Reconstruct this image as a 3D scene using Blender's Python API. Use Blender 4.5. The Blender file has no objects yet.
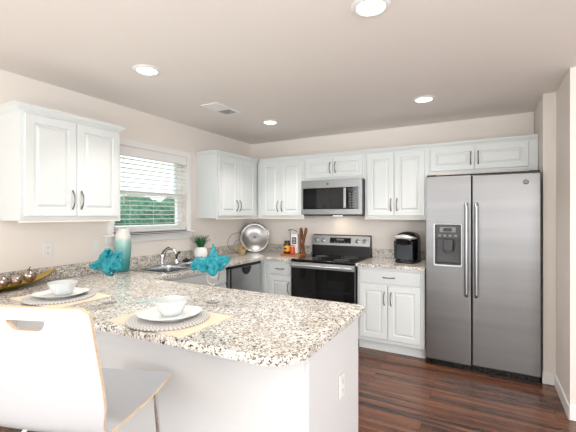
import bpy, bmesh, math, random
from mathutils import Vector, Matrix, noise as mnoise
PI = math.pi
R = math.radians
random.seed(7)
S = bpy.context.scene
C = S.collection

# ------------------------------------------------------------------ camera, world, lights, exposure
cam_d = bpy.data.cameras.new('camera'); cam = bpy.data.objects.new('camera', cam_d); C.objects.link(cam)
cam.location = (2.9816, -4.2908, 1.4223); cam.rotation_euler = (R(90), 0, 0.504)
cam_d.sensor_width = 36; cam_d.lens = 357.92/576*36; cam_d.shift_y = -1.08/576
cam_d.clip_start = .02; cam_d.clip_end = 200
S.camera = cam
S.view_settings.view_transform = 'Standard'; S.view_settings.look = 'None'
S.view_settings.gamma = 1; S.view_settings.use_curve_mapping = False
S.view_settings.exposure = 0.1
W = bpy.data.worlds.new('sky'); S.world = W; W.use_nodes = True
bg = W.node_tree.nodes['Background']; bg.inputs[0].default_value = (.93, .97, 1, 1); bg.inputs[1].default_value = 2.2

def area(name, loc, rot, sx, sy, power, col=(1, 1, 1)):
    l = bpy.data.lights.new(name, 'AREA'); l.shape = 'RECTANGLE'; l.size = sx; l.size_y = sy
    l.energy = power; l.color = col
    o = bpy.data.objects.new(name, l); C.objects.link(o); o.location = loc; o.rotation_euler = rot
    return o
# daylight coming in through the patio door and windows of the living area behind the camera
area('daylight_patio_door', (2.0, -9.12, 1.15), (R(95), 0, 0), 2.4, 2.1, 10, (.97, .985, 1))
area('daylight_rear_window', (5.3, -9.12, 1.5), (R(95), 0, 0), 1.8, 1.4, 6, (.97, .985, 1))
area('daylight_right_window', (7.12, -4.9, 1.45), (0, R(95), 0), 1.6, 2.8, 95, (.97, .985, 1))
area('daylight_left_window', (-.12, -6.4, 1.5), (0, R(-95), 0), 1.5, 1.9, 42, (.97, .985, 1))
# added fill lights, no real fixtures: one bounced off the living area ceiling, two soft ones behind the camera on its left and right
area('bounce_fill', (3.7, -6.0, .9), (R(180), 0, 0), 2.4, 2.4, 150, (.97, .985, 1))
fl = area('soft_fill', (.95, -6.0, 1.6), (R(80), 0, R(-14)), 1.4, 1.4, 4, (.97, .985, 1)); fl.data.spread = R(75)
fl = area('soft_fill', (4.7, -5.8, 1.35), (R(82), 0, R(29)), 1.2, 1.2, 6, (.97, .985, 1)); fl.data.spread = R(48)

# ------------------------------------------------------------------ materials
def lin(h):
    v = [int(h[i:i+2], 16)/255 for i in (0, 2, 4)]
    return tuple(c/12.92 if c <= .04045 else ((c+.055)/1.055)**2.4 for c in v) + (1,)
def mat(name, col, rough=.5, metal=0, **k):
    m = bpy.data.materials.new(name); m.use_nodes = True
    p = m.node_tree.nodes['Principled BSDF']
    p.inputs['Base Color'].default_value = lin(col) if isinstance(col, str) else col
    p.inputs['Roughness'].default_value = rough; p.inputs['Metallic'].default_value = metal
    for a, b in k.items(): p.inputs[a.replace('_', ' ')].default_value = b
    return m
def nodes(m): return m.node_tree.nodes, m.node_tree.links, m.node_tree.nodes['Principled BSDF']
def coords(m, scale=(1, 1, 1), rot=(0, 0, 0)):
    N, L, p = nodes(m)
    t = N.new('ShaderNodeTexCoord'); mp = N.new('ShaderNodeMapping')
    mp.inputs['Scale'].default_value = scale; mp.inputs['Rotation'].default_value = rot
    L.new(t.outputs['Object'], mp.inputs['Vector']); return mp.outputs['Vector']
def noise(m, vec, scale, detail=3, rough=.5):
    N, L, p = nodes(m); n = N.new('ShaderNodeTexNoise')
    n.inputs['Scale'].default_value = scale; n.inputs['Detail'].default_value = detail; n.inputs['Roughness'].default_value = rough
    L.new(vec, n.inputs['Vector']); return n
def ramp(m, fac, stops, const=False):
    N, L, p = nodes(m); r = N.new('ShaderNodeValToRGB'); L.new(fac, r.inputs[0])
    e = r.color_ramp
    if const: e.interpolation = 'CONSTANT'
    while len(e.elements) < len(stops): e.elements.new(.5)
    for x, (pos, c) in zip(e.elements, stops):
        x.position = pos; x.color = lin(c) if isinstance(c, str) else (c, c, c, 1)
    return r.outputs[0]
def bump(m, h, strength=.1, dist=.002):
    N, L, p = nodes(m); b = N.new('ShaderNodeBump'); b.inputs['Strength'].default_value = strength
    b.inputs['Distance'].default_value = dist; L.new(h, b.inputs['Height']); L.new(b.outputs[0], p.inputs['Normal'])
def mixc(m, fac, a, b, mode='MIX'):
    N, L, p = nodes(m); x = N.new('ShaderNodeMix'); x.data_type = 'RGBA'; x.blend_type = mode
    for sock, v in ((x.inputs[0], fac), (x.inputs[6], a), (x.inputs[7], b)):
        if isinstance(v, (float, int)): sock.default_value = v
        elif isinstance(v, str): sock.default_value = lin(v)
        else: L.new(v, sock)
    return x.outputs[2]

def paint(name, col, rough=.6, s=.04):
    m = mat(name, col, rough); bump(m, noise(m, coords(m), 260, 2).outputs[0], s, .001); return m
M = {}
M['wall'] = paint('wall paint', 'ECE5DE', .65)
M['ceiling'] = paint('ceiling paint', 'F0EAE5', .8)
M['trim'] = mat('white trim', 'F1F1F0', .35)
M['cab'] = mat('white cabinet lacquer', 'DFE4E4', .32)
M['panel'] = mat('white panel paint', 'DADBDC', .4)
M['cabedge'] = mat('cream cabinet edge', 'F1EADF', .5)
M['nickel'] = mat('brushed nickel', '7A7876', .3, 1)
M['chrome'] = mat('chrome', 'D8D8D8', .07, 1)
M['bronze'] = mat('polished dark steel', '8C8A88', .15, 1)
M['blackglass'] = mat('black glass', '060607', .04)
M['ovenwin'] = mat('oven window glass', '141416', .05)
M['black'] = mat('black plastic', '0C0C0D', .35)
M['blackgloss'] = mat('glossy black plastic', '0A0A0B', .12)
M['darkgrey'] = mat('dark grey plastic', '3A3B3D', .4)
M['grey'] = mat('grey plastic', '76787A', .4)
M['silverplastic'] = mat('silver plastic', 'B4B6B8', .25, .7)
M['bezel'] = mat('light silver rim', 'DCDEE0', .4, .2)
M['brightsilver'] = mat('bright silver plastic', 'E3E5E7', .22, .5)
M['slate'] = mat('slate plastic', '43474D', .25)
M['recess'] = mat('dark recess plastic', '454547', .4)
M['lcd'] = mat('display glass', '0E1524', .1)
M['digits'] = mat('display digits', 'A9C8E6', .4, Emission_Color=lin('A9C8E6'), Emission_Strength=1.0)
M['plate'] = mat('white plastic plate', 'E9E9E7', .35)
M['slot'] = mat('socket slots', '55524E', .5)
M['porcelain'] = mat('white porcelain', 'F6F6F5', .12)
M['laminate'] = mat('white laminate', 'D1D4D8', .28)
M['stone'] = mat('pale render', 'D8D6CB', .9)

def steel(name, col='BCBCBA', rough=.36, axis=0, s=1.0, tint=('B8BBBD', 'C8CBCD')):
    m = mat(name, col, rough, 1)
    sc = [220, 220, 220]; sc[axis] = 2.2
    v = coords(m, tuple(sc)); n = noise(m, v, 1.0*s, 4, .6)
    N, L, p = nodes(m)
    L.new(ramp(m, n.outputs[0], [(.3, rough-.02), (.7, rough+.04)]), p.inputs['Roughness'])
    sc2 = [9, 9, 9]; sc2[axis] = .5
    n2 = noise(m, coords(m, tuple(sc2)), 1, 3)
    L.new(mixc(m, n2.outputs[0], tint[0], tint[1]), p.inputs['Base Color'])
    bump(m, n.outputs[0], .012, .0004); return m
M['steel'] = steel('brushed stainless steel')
M['fridgesteel'] = steel('brushed refrigerator steel', tint=('7B7B7C', '929293'))
M['steelv'] = steel('brushed stainless steel bar', axis=2, tint=('9A9C9F', 'A8AAAD'))
M['ovensteel'] = steel('satin microwave steel', tint=('929496', 'A3A5A7'))
M['sinksteel'] = steel('satin sink steel', rough=.22)

M['traysteel'] = mat('hammered tray steel', '8F8F8E', .27, 1)
bump(M['traysteel'], noise(M['traysteel'], coords(M['traysteel']), 45, 3).outputs[0], .12, .004)
def granite():
    m = mat('speckled granite', 'E8DDCB', .14)
    N, L, p = nodes(m); v = coords(m)
    n = noise(m, v, 40, 3)
    add = N.new('ShaderNodeVectorMath'); add.operation = 'MULTIPLY_ADD'
    L.new(n.outputs['Color'], add.inputs[0]); add.inputs[1].default_value = (.009,)*3; L.new(v, add.inputs[2])
    def vor(scale):
        x = N.new('ShaderNodeTexVoronoi'); x.inputs['Scale'].default_value = scale; L.new(add.outputs[0], x.inputs['Vector'])
        s = N.new('ShaderNodeSeparateColor'); L.new(x.outputs['Color'], s.inputs[0]); return s.outputs[0]
    base = ramp(m, vor(135), [(0, 'E8E6E0'), (.34, 'DDD9D1'), (.60, 'C9C1B6'), (.69, 'F0EFEB'), (.80, 'A3988B'), (.87, '7C746D'), (.93, '332E2B')], True)
    big = noise(m, v, 7, 4)
    base = mixc(m, ramp(m, big.outputs[0], [(.45, 0), (.7, .45)]), base, 'B5A898')
    coarse = vor(78)
    cm = ramp(m, coarse, [(0, 0), (.75, .5)], True)
    ccol = ramp(m, coarse, [(0, '9C8A76'), (.78, 'B9B2A9'), (.84, '6E6055'), (.91, '332D2A'), (.96, '8A735C')], True)
    nz = ramp(m, noise(m, v, 95, 2).outputs[0], [(.38, 0), (.50, 1)])
    mm = N.new('ShaderNodeMath'); mm.operation = 'MULTIPLY'; L.new(cm, mm.inputs[0]); L.new(nz, mm.inputs[1])
    base = mixc(m, mm.outputs[0], base, ccol)
    sp = ramp(m, vor(260), [(0, 0), (.84, 1)], True)
    cl = ramp(m, noise(m, v, 18, 3).outputs[0], [(.42, 0), (.56, 1)])
    mul = N.new('ShaderNodeMath'); mul.operation = 'MULTIPLY'; L.new(sp, mul.inputs[0]); L.new(cl, mul.inputs[1])
    c = mixc(m, mul.outputs[0], base, '15110F')
    L.new(c, p.inputs['Base Color']); return m
M['granite'] = granite()

def floor_mat():
    m = mat('dark walnut planks', '4A2C20', .3)
    N, L, p = nodes(m); v = coords(m)
    b = N.new('ShaderNodeTexBrick'); L.new(v, b.inputs['Vector'])
    b.inputs['Scale'].default_value = 1; b.inputs['Brick Width'].default_value = 1.3; b.inputs['Row Height'].default_value = .12
    b.inputs['Mortar Size'].default_value = .0018; b.inputs['Mortar Smooth'].default_value = .2
    b.inputs['Color1'].default_value = (0, 0, 0, 1); b.inputs['Color2'].default_value = (1, 1, 1, 1); b.inputs['Mortar'].default_value = (.5, .5, .5, 1)
    b.offset = .37
    sep = N.new('ShaderNodeSeparateColor'); L.new(b.outputs[0], sep.inputs[0])
    # grain shifts from plank to plank
    comb = N.new('ShaderNodeCombineXYZ'); mu = N.new('ShaderNodeMath'); mu.operation = 'MULTIPLY'; L.new(sep.outputs[0], mu.inputs[0]); mu.inputs[1].default_value = 40
    L.new(mu.outputs[0], comb.inputs[2])
    add = N.new('ShaderNodeVectorMath'); L.new(v, add.inputs[0]); L.new(comb.outputs[0], add.inputs[1])
    mp = N.new('ShaderNodeMapping'); mp.inputs['Scale'].default_value = (.9, 34, 1); L.new(add.outputs[0], mp.inputs[0])
    g = noise(m, mp.outputs[0], 1.6, 6, .62)
    mp2 = N.new('ShaderNodeMapping'); mp2.inputs['Scale'].default_value = (.8, 11, 1); L.new(add.outputs[0], mp2.inputs[0])
    g2 = noise(m, mp2.outputs[0], 1.2, 3, .5)
    c1 = ramp(m, g.outputs[0], [(.35, '1B1412'), (.44, '3A261E'), (.54, '64402F'), (.68, '946B51')])
    c2 = ramp(m, g2.outputs[0], [(.41, '211D1D'), (.47, '463833'), (.52, '6E432F'), (.61, '8C5E43')])
    c = mixc(m, .5, c1, c2)
    c = mixc(m, mixc(m, .5, sep.outputs[0], sep.outputs[0]), c, mixc(m, .45, c, '6E3F2C', 'MIX'))
    c = mixc(m, b.outputs['Fac'], c, '3A241B')
    L.new(c, p.inputs['Base Color'])
    L.new(ramp(m, g.outputs[0], [(.3, .3), (.7, .2)]), p.inputs['Roughness'])
    bump(m, b.outputs['Fac'], -.25, .001); return m
M['floor'] = floor_mat()

M['bouncefloor'] = paint('pale beige carpet', 'D9D4CC', .95, .3)
def wood(name, a, b, scale=(3, 40, 40), rough=.5):
    m = mat(name, a, rough); N, L, p = nodes(m)
    L.new(ramp(m, noise(m, coords(m, scale), 1, 5, .6).outputs[0], [(.3, a), (.7, b)]), p.inputs['Base Color']); return m
M['ply'] = wood('plywood edge', 'EBD4B6', 'DAB892', (6, 6, 200))
M['board'] = wood('acacia board', '8A4B22', 'BC7A42', (4, 40, 40), .45)
M['spoonwood'] = wood('brown wood', '4A2713', '8E5A31', (30, 30, 5), .5)
M['gold'] = mat('gold metal', 'B89350', .25, 1)
M['golddish'] = mat('antique gold leaf', '8E7732', .38, .85)
M['goldin'] = mat('pale gilt inside', 'CBAE6C', .35, .8)
def mercury():
    m = mat('mercury glass', 'B9AFA8', .16, .9); N, L, p = nodes(m)
    n = noise(m, coords(m), 38, 5, .7)
    L.new(ramp(m, n.outputs[0], [(.38, '6D5A50'), (.5, 'B5A79E'), (.66, 'E6E1DD')]), p.inputs['Base Color'])
    L.new(ramp(m, n.outputs[0], [(.4, .4), (.6, .1)]), p.inputs['Roughness']); return m
M['mercury'] = mercury()
def woven(name, a, b, rings=True):
    m = mat(name, a, .8); N, L, p = nodes(m)
    sp = N.new('ShaderNodeSeparateXYZ'); L.new(coords(m), sp.inputs[0])
    def math_(op, x, y=None):
        q = N.new('ShaderNodeMath'); q.operation = op
        for sock, val in zip(q.inputs, (x, y)):
            if val is None: continue
            if isinstance(val, (int, float)): sock.default_value = val
            else: L.new(val, sock)
        return q.outputs[0]
    ang = math_('ARCTAN2', sp.outputs[1], sp.outputs[0])
    rad = math_('SQRT', math_('ADD', math_('MULTIPLY', sp.outputs[0], sp.outputs[0]), math_('MULTIPLY', sp.outputs[1], sp.outputs[1])))
    zig = math_('SINE', math_('ADD', math_('MULTIPLY', ang, 64), math_('MULTIPLY', math_('PINGPONG', rad, .011), 420)))
    ring = math_('SINE', math_('MULTIPLY', rad, 480))
    mx = N.new('ShaderNodeMath'); mx.operation = 'MULTIPLY_ADD'
    L.new(math_('ADD', zig, math_('MULTIPLY', ring, .5)), mx.inputs[0]); mx.inputs[1].default_value = .25; mx.inputs[2].default_value = .5
    L.new(ramp(m, mx.outputs[0], [(.2, b), (.6, a)]), p.inputs['Base Color'])
    bump(m, mx.outputs[0], .8, .003); return m
M['charger'] = woven('silver grey woven straw', 'DAD9D8', '8A8784')
def linen(name, col, col2):
    m = mat(name, col, .9); N, L, p = nodes(m)
    ch = N.new('ShaderNodeTexChecker'); ch.inputs['Scale'].default_value = 420; L.new(coords(m), ch.inputs['Vector'])
    ch.inputs['Color1'].default_value = lin(col); ch.inputs['Color2'].default_value = lin(col2)
    L.new(ch.outputs[0], p.inputs['Base Color']); bump(m, ch.outputs[1], .3, .0008); return m
M['mat'] = linen('tan linen', 'ECDFCA', 'DECEB4')
M['teal'] = mat('turquoise satin', '00818D', .42, 0)
def frosted():
    m = mat('frosted ribbed glass', 'E6ECEC', .28, 0, Transmission_Weight=.25)
    N, L, p = nodes(m)
    w = N.new('ShaderNodeTexWave'); w.bands_direction = 'Z'; w.inputs['Scale'].default_value = 28
    L.new(coords(m), w.inputs['Vector']); bump(m, w.outputs['Fac'], .25, .002); return m
M['bowl'] = frosted()
M['glass'] = mat('clear glass', 'FFFFFF', .0, 0, Transmission_Weight=1.0, IOR=1.3)
M['aqua'] = mat('pale aqua glass', 'BFDCDB', .15, 0, Transmission_Weight=.4)
def pane():
    m = bpy.data.materials.new('window glass'); m.use_nodes = True; N = m.node_tree.nodes; L = m.node_tree.links
    out = N['Material Output']; t = N.new('ShaderNodeBsdfTransparent'); g = N.new('ShaderNodeBsdfGlossy'); g.inputs['Roughness'].default_value = .02
    lw = N.new('ShaderNodeLayerWeight'); pw = N.new('ShaderNodeMath'); pw.operation = 'POWER'; L.new(lw.outputs['Facing'], pw.inputs[0]); pw.inputs[1].default_value = 4
    f = N.new('ShaderNodeMath'); f.operation = 'MULTIPLY_ADD'; L.new(pw.outputs[0], f.inputs[0]); f.inputs[1].default_value = .5; f.inputs[2].default_value = .03; x = N.new('ShaderNodeMixShader')
    t.inputs[0].default_value = (.93, .97, .96, 1)
    L.new(f.outputs[0], x.inputs[0]); L.new(t.outputs[0], x.inputs[1]); L.new(g.outputs[0], x.inputs[2]); L.new(x.outputs[0], out.inputs[0]); return m
M['pane'] = pane()
def vase_mat():
    m = mat('teal ombre glaze', '5FA3A0', .12); N, L, p = nodes(m)
    s = N.new('ShaderNodeSeparateXYZ'); L.new(coords(m), s.inputs[0])
    n = noise(m, coords(m, (30, 30, 6)), 1, 4)
    a = N.new('ShaderNodeMath'); a.operation = 'MULTIPLY_ADD'; L.new(n.outputs[0], a.inputs[0]); a.inputs[1].default_value = .05; L.new(s.outputs[2], a.inputs[2])
    L.new(ramp(m, a.outputs[0], [(.0, '1F6466'), (.12, '3F8A89'), (.24, '7FB2AF'), (.30, '9FC4C0'), (.335, 'E4E3DD')]), p.inputs['Base Color']); return m
M['vase'] = vase_mat()
M['blind'] = mat('white blind slat', 'F3F3F2', .5, 0, Transmission_Weight=0)
M['leaf'] = mat('grass blade green', '2F7A3E', .5)
M['leaf2'] = mat('dark grass blade green', '1D5230', .5)
M['soil'] = mat('potting soil', '3A2C22', .95)
M['honey'] = mat('amber honey', '5A2A0C', .1, 0)
M['yellow'] = mat('yellow paper label', 'E2B23A', .6)
M['brownink'] = mat('brown ink', '6A3A18', .6)
M['blackink'] = mat('black ink', '2B2C2E', .6)
M['jam'] = mat('red orange preserve', 'C2431F', .15)
M['jamlid'] = mat('pink lid', 'D98B74', .4)
M['lamp'] = mat('lamp diffuser', 'FFFFFF', .5, 0, Emission_Color=(1, .93, .82, 1), Emission_Strength=6)
M['ventback'] = mat('vent interior', '7E7F80', .7)
def hedge():
    m = mat('hedge leaves', '3E6B52', .7); N, L, p = nodes(m)
    L.new(ramp(m, noise(m, coords(m), 9, 5, .7).outputs[0], [(.35, '183A30'), (.5, '33664E'), (.68, '74A584')]), p.inputs['Base Color']); return m
M['hedge'] = hedge()
def lawn():
    m = mat('dry lawn', 'B7BE97', .95); N, L, p = nodes(m)
    L.new(ramp(m, noise(m, coords(m), 3, 5, .7).outputs[0], [(.35, '97A578'), (.65, 'CFCDB4')]), p.inputs['Base Color']); return m
M['lawn'] = lawn()

# ------------------------------------------------------------------ mesh helpers
class MB:
    def __init__(s): s.bm = bmesh.new()
    def box(s, x0, y0, z0, x1, y1, z1, b=0, seg=2, mi=0):
        r = bmesh.ops.create_cube(s.bm, size=1)
        vs = r['verts']
        for v in vs:
            v.co = Vector(((x0+x1)/2+v.co.x*(x1-x0), (y0+y1)/2+v.co.y*(y1-y0), (z0+z1)/2+v.co.z*(z1-z0)))
        fs = set(f for v in vs for f in v.link_faces)
        for f in fs: f.material_index = mi
        if b:
            es = list(set(e for v in vs for e in v.link_edges))
            bmesh.ops.bevel(s.bm, geom=es, offset=b, segments=seg, profile=.5, affect='EDGES')
        return s
    def tube(s, pts, r, n=10, closed=False, cap=True):
        pts = [Vector(p) for p in pts]; rings = []; N = len(pts); up = None
        for i, p in enumerate(pts):
            if closed: t = pts[(i+1) % N]-pts[i-1]
            else: t = pts[min(i+1, N-1)]-pts[max(i-1, 0)]
            t.normalize()
            if up is None:
                up = Vector((0, 0, 1)) if abs(t.z) < .9 else Vector((1, 0, 0))
            a = t.cross(up)
            if a.length < 1e-5: a = t.orthogonal()
            a.normalize(); bq = a.cross(t).normalized(); up = bq
            rr = r[i] if isinstance(r, (list, tuple)) else r
            rings.append([s.bm.verts.new(p+a*(rr*math.cos(2*PI*k/n))+bq*(rr*math.sin(2*PI*k/n))) for k in range(n)])
        m = N if closed else N-1
        for i in range(m):
            A, B = rings[i], rings[(i+1) % N]
            for k in range(n): s.bm.faces.new((A[k], A[(k+1) % n], B[(k+1) % n], B[k]))
        if cap and not closed:
            s.bm.faces.new(rings[0][::-1]); s.bm.faces.new(rings[-1])
        return s
    def lathe(s, prof, n=32, c=(0, 0, 0), squash=(1, 1), mx=None):
        rings = []
        for r, z in prof:
            if r < 1e-6: rings.append([s.bm.verts.new((c[0], c[1], c[2]+z))])
            else: rings.append([s.bm.verts.new((c[0]+r*squash[0]*math.cos(2*PI*k/n), c[1]+r*squash[1]*math.sin(2*PI*k/n), c[2]+z)) for k in range(n)])
        allv = [v for g in rings for v in g]
        for A, B in zip(rings, rings[1:]):
            for k in range(n):
                k2 = (k+1) % n
                if len(A) == 1 and len(B) == 1: continue
                if len(A) == 1: s.bm.faces.new((A[0], B[k2], B[k]))
                elif len(B) == 1: s.bm.faces.new((A[k], A[k2], B[0]))
                else: s.bm.faces.new((A[k], A[k2], B[k2], B[k]))
        if mx is not None: bmesh.ops.transform(s.bm, matrix=mx, verts=allv)
        return s
    def prism(s, poly, z0, z1, holes=(), bev=0, mx=None):
        loops = [poly]+list(holes); es = []; vs_all = []
        for lp in loops:
            vs = [s.bm.verts.new((x, y, z0)) for x, y in lp]; vs_all += vs
            es += [s.bm.edges.new((vs[i], vs[(i+1) % len(vs)])) for i in range(len(vs))]
        r = bmesh.ops.triangle_fill(s.bm, use_beauty=True, edges=es)
        fs = [g for g in r['geom'] if isinstance(g, bmesh.types.BMFace)]
        ex = bmesh.ops.extrude_face_region(s.bm, geom=fs)
        nv = [g for g in ex['geom'] if isinstance(g, bmesh.types.BMVert)]
        for v in nv: v.co.z = z1
        bmesh.ops.recalc_face_normals(s.bm, faces=list(s.bm.faces))
        if mx is not None: bmesh.ops.transform(s.bm, matrix=mx, verts=vs_all+nv)
        if bev:
            be = [e for e in s.bm.edges if all(v in nv for v in e.verts) and len(e.link_faces) == 2 and e.calc_face_angle(0) > .5]
            bmesh.ops.bevel(s.bm, geom=be, offset=bev, segments=2, profile=.5, affect='EDGES')
        return s
    def rings(s, loops, cap=True):
        """closed loops of equal length joined in order, last one capped, first one capped"""
        L = [[s.bm.verts.new(p) for p in lp] for lp in loops]; n = len(L[0])
        for A, B in zip(L, L[1:]):
            for k in range(n): s.bm.faces.new((A[k], A[(k+1) % n], B[(k+1) % n], B[k]))
        if cap: s.bm.faces.new(L[0][::-1]); s.bm.faces.new(L[-1])
        return s
    def grid(s, fn, nu, nv):
        V = [[s.bm.verts.new(fn(i/nu, j/nv)) for j in range(nv+1)] for i in range(nu+1)]
        for i in range(nu):
            for j in range(nv): s.bm.faces.new((V[i][j], V[i+1][j], V[i+1][j+1], V[i][j+1]))
        return s
    def xform(s, mx): bmesh.ops.transform(s.bm, matrix=mx, verts=list(s.bm.verts)); return s
    def build(s, name, m, parent=None, ang=32, label=None, loc=None, recalc=True):
        bm = s.bm
        if recalc: bmesh.ops.recalc_face_normals(bm, faces=list(bm.faces))
        for f in bm.faces: f.smooth = True
        for e in bm.edges:
            if len(e.link_faces) == 2 and e.calc_face_angle(0) > R(ang): e.smooth = False
        me = bpy.data.meshes.new(name); bm.to_mesh(me); bm.free()
        o = bpy.data.objects.new(name, me); C.objects.link(o)
        for x in (m if isinstance(m, (list, tuple)) else [m]): me.materials.append(x)
        if ang <= 32: wn = o.modifiers.new('weighted_normal', 'WEIGHTED_NORMAL'); wn.keep_sharp = True; wn.weight = 100
        if parent: o.parent = parent
        if loc: o.location = loc
        if label: o['label'] = label
        return o
def tag(o, label, cat, group=None):
    o['label'] = label; o['category'] = cat
    if group: o['group'] = group
    return o
def thing(name, label, cat, loc=(0, 0, 0), rz=0, group=None):
    o = bpy.data.objects.new(name, None); C.objects.link(o); o.empty_display_size = .1
    o.location = loc; o.rotation_euler = (0, 0, rz); return tag(o, label, cat, group)
def struct(o): o['kind'] = 'structure'; return o
KIDS = {}
def copy_thing(o, loc, label, rz=None):
    c = o.copy(); C.objects.link(c); c.location = loc; c['label'] = label
    if rz is not None: c.rotation_euler = (0, 0, rz)
    def rec(a, b):
        for ch in [x for x in list(C.objects) if x.parent == a]:
            d = ch.copy(); C.objects.link(d); d.parent = b; rec(ch, d)
    rec(o, c); return c
def text_mesh(name, body, size, m, parent, mx, depth=.0004):
    cu = bpy.data.curves.new(name, 'FONT'); cu.body = body; cu.size = size; cu.extrude = depth
    cu.align_x = 'CENTER'; cu.align_y = 'CENTER'
    t = bpy.data.objects.new(name, cu); C.objects.link(t)
    bpy.context.view_layer.update()
    me = bpy.data.meshes.new_from_object(t.evaluated_get(bpy.context.evaluated_depsgraph_get()))
    bpy.data.objects.remove(t); me.transform(mx); me.materials.clear(); me.materials.append(m)
    o = bpy.data.objects.new(name, me); C.objects.link(o); o.parent = parent; return o
def arc(cx, cy, r, a0, a1, n):
    return [(cx+r*math.cos(a0+(a1-a0)*i/n), cy+r*math.sin(a0+(a1-a0)*i/n)) for i in range(n+1)]
def rrect(x0, y0, x1, y1, r, n=5):
    return arc(x1-r, y0+r, r, -PI/2, 0, n)+arc(x1-r, y1-r, r, 0, PI/2, n)+arc(x0+r, y1-r, r, PI/2, PI, n)+arc(x0+r, y0+r, r, PI, 1.5*PI, n)

# ------------------------------------------------------------------ the room
H = 2.445; XR = 7.0; YB = -9.0
def wall_boxes(name, boxes, m=M['wall']):
    b = MB()
    for x in boxes: b.box(*x)
    return struct(b.build(name, m))
struct(MB().box(-.15, -4.75, -.12, XR+.15, .15, 0).build('floor', M['floor']))
struct(MB().box(-.15, YB-.15, -.12, XR+.15, -4.751, .004).build('floor', M['bouncefloor']))  # pale floor behind the camera, added unseen to bounce light onto the ceiling
struct(MB().box(-.15, YB-.15, H, XR+.15, .15, H+.12).build('ceiling', M['ceiling']))
WY0, WY1, WZ0, WZ1 = -2.20, -1.285, 1.245, 2.075     # kitchen window opening
LY0, LY1 = -7.4, -5.4
wall_boxes('wall_left', [(-.15, WY1, 0, 0, .15, H), (-.15, WY0, 0, 0, WY1, WZ0), (-.15, WY0, WZ1, 0, WY1, H), (-.15, LY1, 0, 0, WY0, H),
                         (-.15, LY0, 0, 0, LY1, .75), (-.15, LY0, 2.25, 0, LY1, H), (-.15, YB, 0, 0, LY0, H)])
wall_boxes('wall_back', [(0, 0, 0, 3.405, .15, H)])
wall_boxes('wall_right', [(3.408, -.60, 0, 3.497, .15, H), (3.497, -1.165, 0, XR, .15, H)])
wall_boxes('wall_far_right', [(XR, -3.4, 0, XR+.15, -1.165, H), (XR, -6.4, 0, XR+.15, -3.4, .65), (XR, -6.4, 2.25, XR+.15, -3.4, H), (XR, YB, 0, XR+.15, -6.4, H)])
wall_boxes('wall_rear', [(0, YB-.15, 0, .8, YB, H), (.8, YB-.15, 2.22, 3.2, YB, H), (3.2, YB-.15, 0, 4.4, YB, H), (4.4, YB-.15, 0, 6.2, YB, .8),
                         (4.4, YB-.15, 2.22, 6.2, YB, H), (6.2, YB-.15, 0, XR, YB, H)])
def baseboard(name, boxes):
    b = MB()
    for x in boxes: b.box(*x, b=.004)
    return struct(b.build(name, M['trim']))
baseboard('baseboard_right', [(3.402, -.613, .001, 3.485, -.601, .10), (3.484, -1.178, .001, 3.496, -.601, .10), (3.484, -1.178, .001, 6.99, -1.166, .10)])
baseboard('baseboard_rear', [(.01, YB+.001, .001, .75, YB+.013, .10), (3.25, YB+.001, .001, 6.99, YB+.013, .10)])
baseboard('baseboard_left', [(.001, YB+.02, .001, .013, -3.4, .10)])
# window and door frames of the living area behind the camera
def frame_bars(b, axis, fixed, a0, a1, z0, z1, cols=2, rows=1, t=.05, d=.06):
    def bar(p0, q0, p1, q1):
        if axis == 'y': b.box(p0, fixed-d/2, q0, p1, fixed+d/2, q1)
        else: b.box(fixed-d/2, p0, q0, fixed+d/2, p1, q1)
    bar(a0, z0, a1, z0+t); bar(a0, z1-t, a1, z1); bar(a0, z0+t, a0+t, z1-t); bar(a1-t, z0+t, a1, z1-t)
    for i in range(1, cols): c = a0+(a1-a0)*i/cols; bar(c-t/2, z0+t, c+t/2, z1-t)
    for j in range(1, rows): c = z0+(z1-z0)*j/rows; bar(a0+t, c-t/2, a1-t, c+t/2)
for nm, args in (('door_1', ('y', YB-.07, .8, 3.2, .0, 2.22, 2, 1)), ('window_2', ('y', YB-.07, 4.4, 6.2, .8, 2.22, 2, 2)),
                 ('window_3', ('x', XR+.07, -6.4, -3.4, .65, 2.25, 3, 2)), ('window_4', ('x', -.07, LY0, LY1, .75, 2.25, 2, 2))):
    b = MB(); frame_bars(b, *args); struct(b.build(nm, M['trim']))

# kitchen window: casing, stool, apron, sashes, glass
win = bpy.data.objects.new('window_1', None); C.objects.link(win); struct(win)
b = MB()
b.box(0, WY1, WZ0-.002, .018, WY1+.058, WZ1+.062, .004); b.box(0, WY0-.058, WZ0-.002, .018, WY0, WZ1+.062, .004); b.box(0, WY0, WZ1, .018, WY1, WZ1+.062, .004)
b.build('casing', M['trim'], win)
MB().box(-.10, WY0+.001, WZ0-.022, .055, WY1-.001, WZ0, 0).box(.001, WY0-.10, WZ0-.022, .055, WY1+.10, WZ0, .006).build('stool', M['trim'], win)
MB().box(.001, WY0-.075, WZ0-.085, .016, WY1+.075, WZ0-.023, .004).build('apron', M['trim'], win)
ZM = 1.64
def sash(name, x, z0, z1):
    b = MB(); frame_bars(b, 'x', x, WY0+.026, WY1-.026, z0, z1, 1, 1, .042, .03); o = b.build(name, M['trim'], win)
    MB().box(x-.003, WY0+.06, z0+.04, x+.003, WY1-.06, z1-.04).build('pane', M['pane'], o)
sash('upper_sash', -.115, ZM-.02, WZ1-.022); sash('lower_sash', -.08, WZ0+.022, ZM+.022)
b = MB(); frame_bars(b, 'x', -.105, WY0+.001, WY1-.001, WZ0+.001, WZ1-.001, 1, 1, .026, .085); b.build('frame', M['trim'], win)

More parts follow.
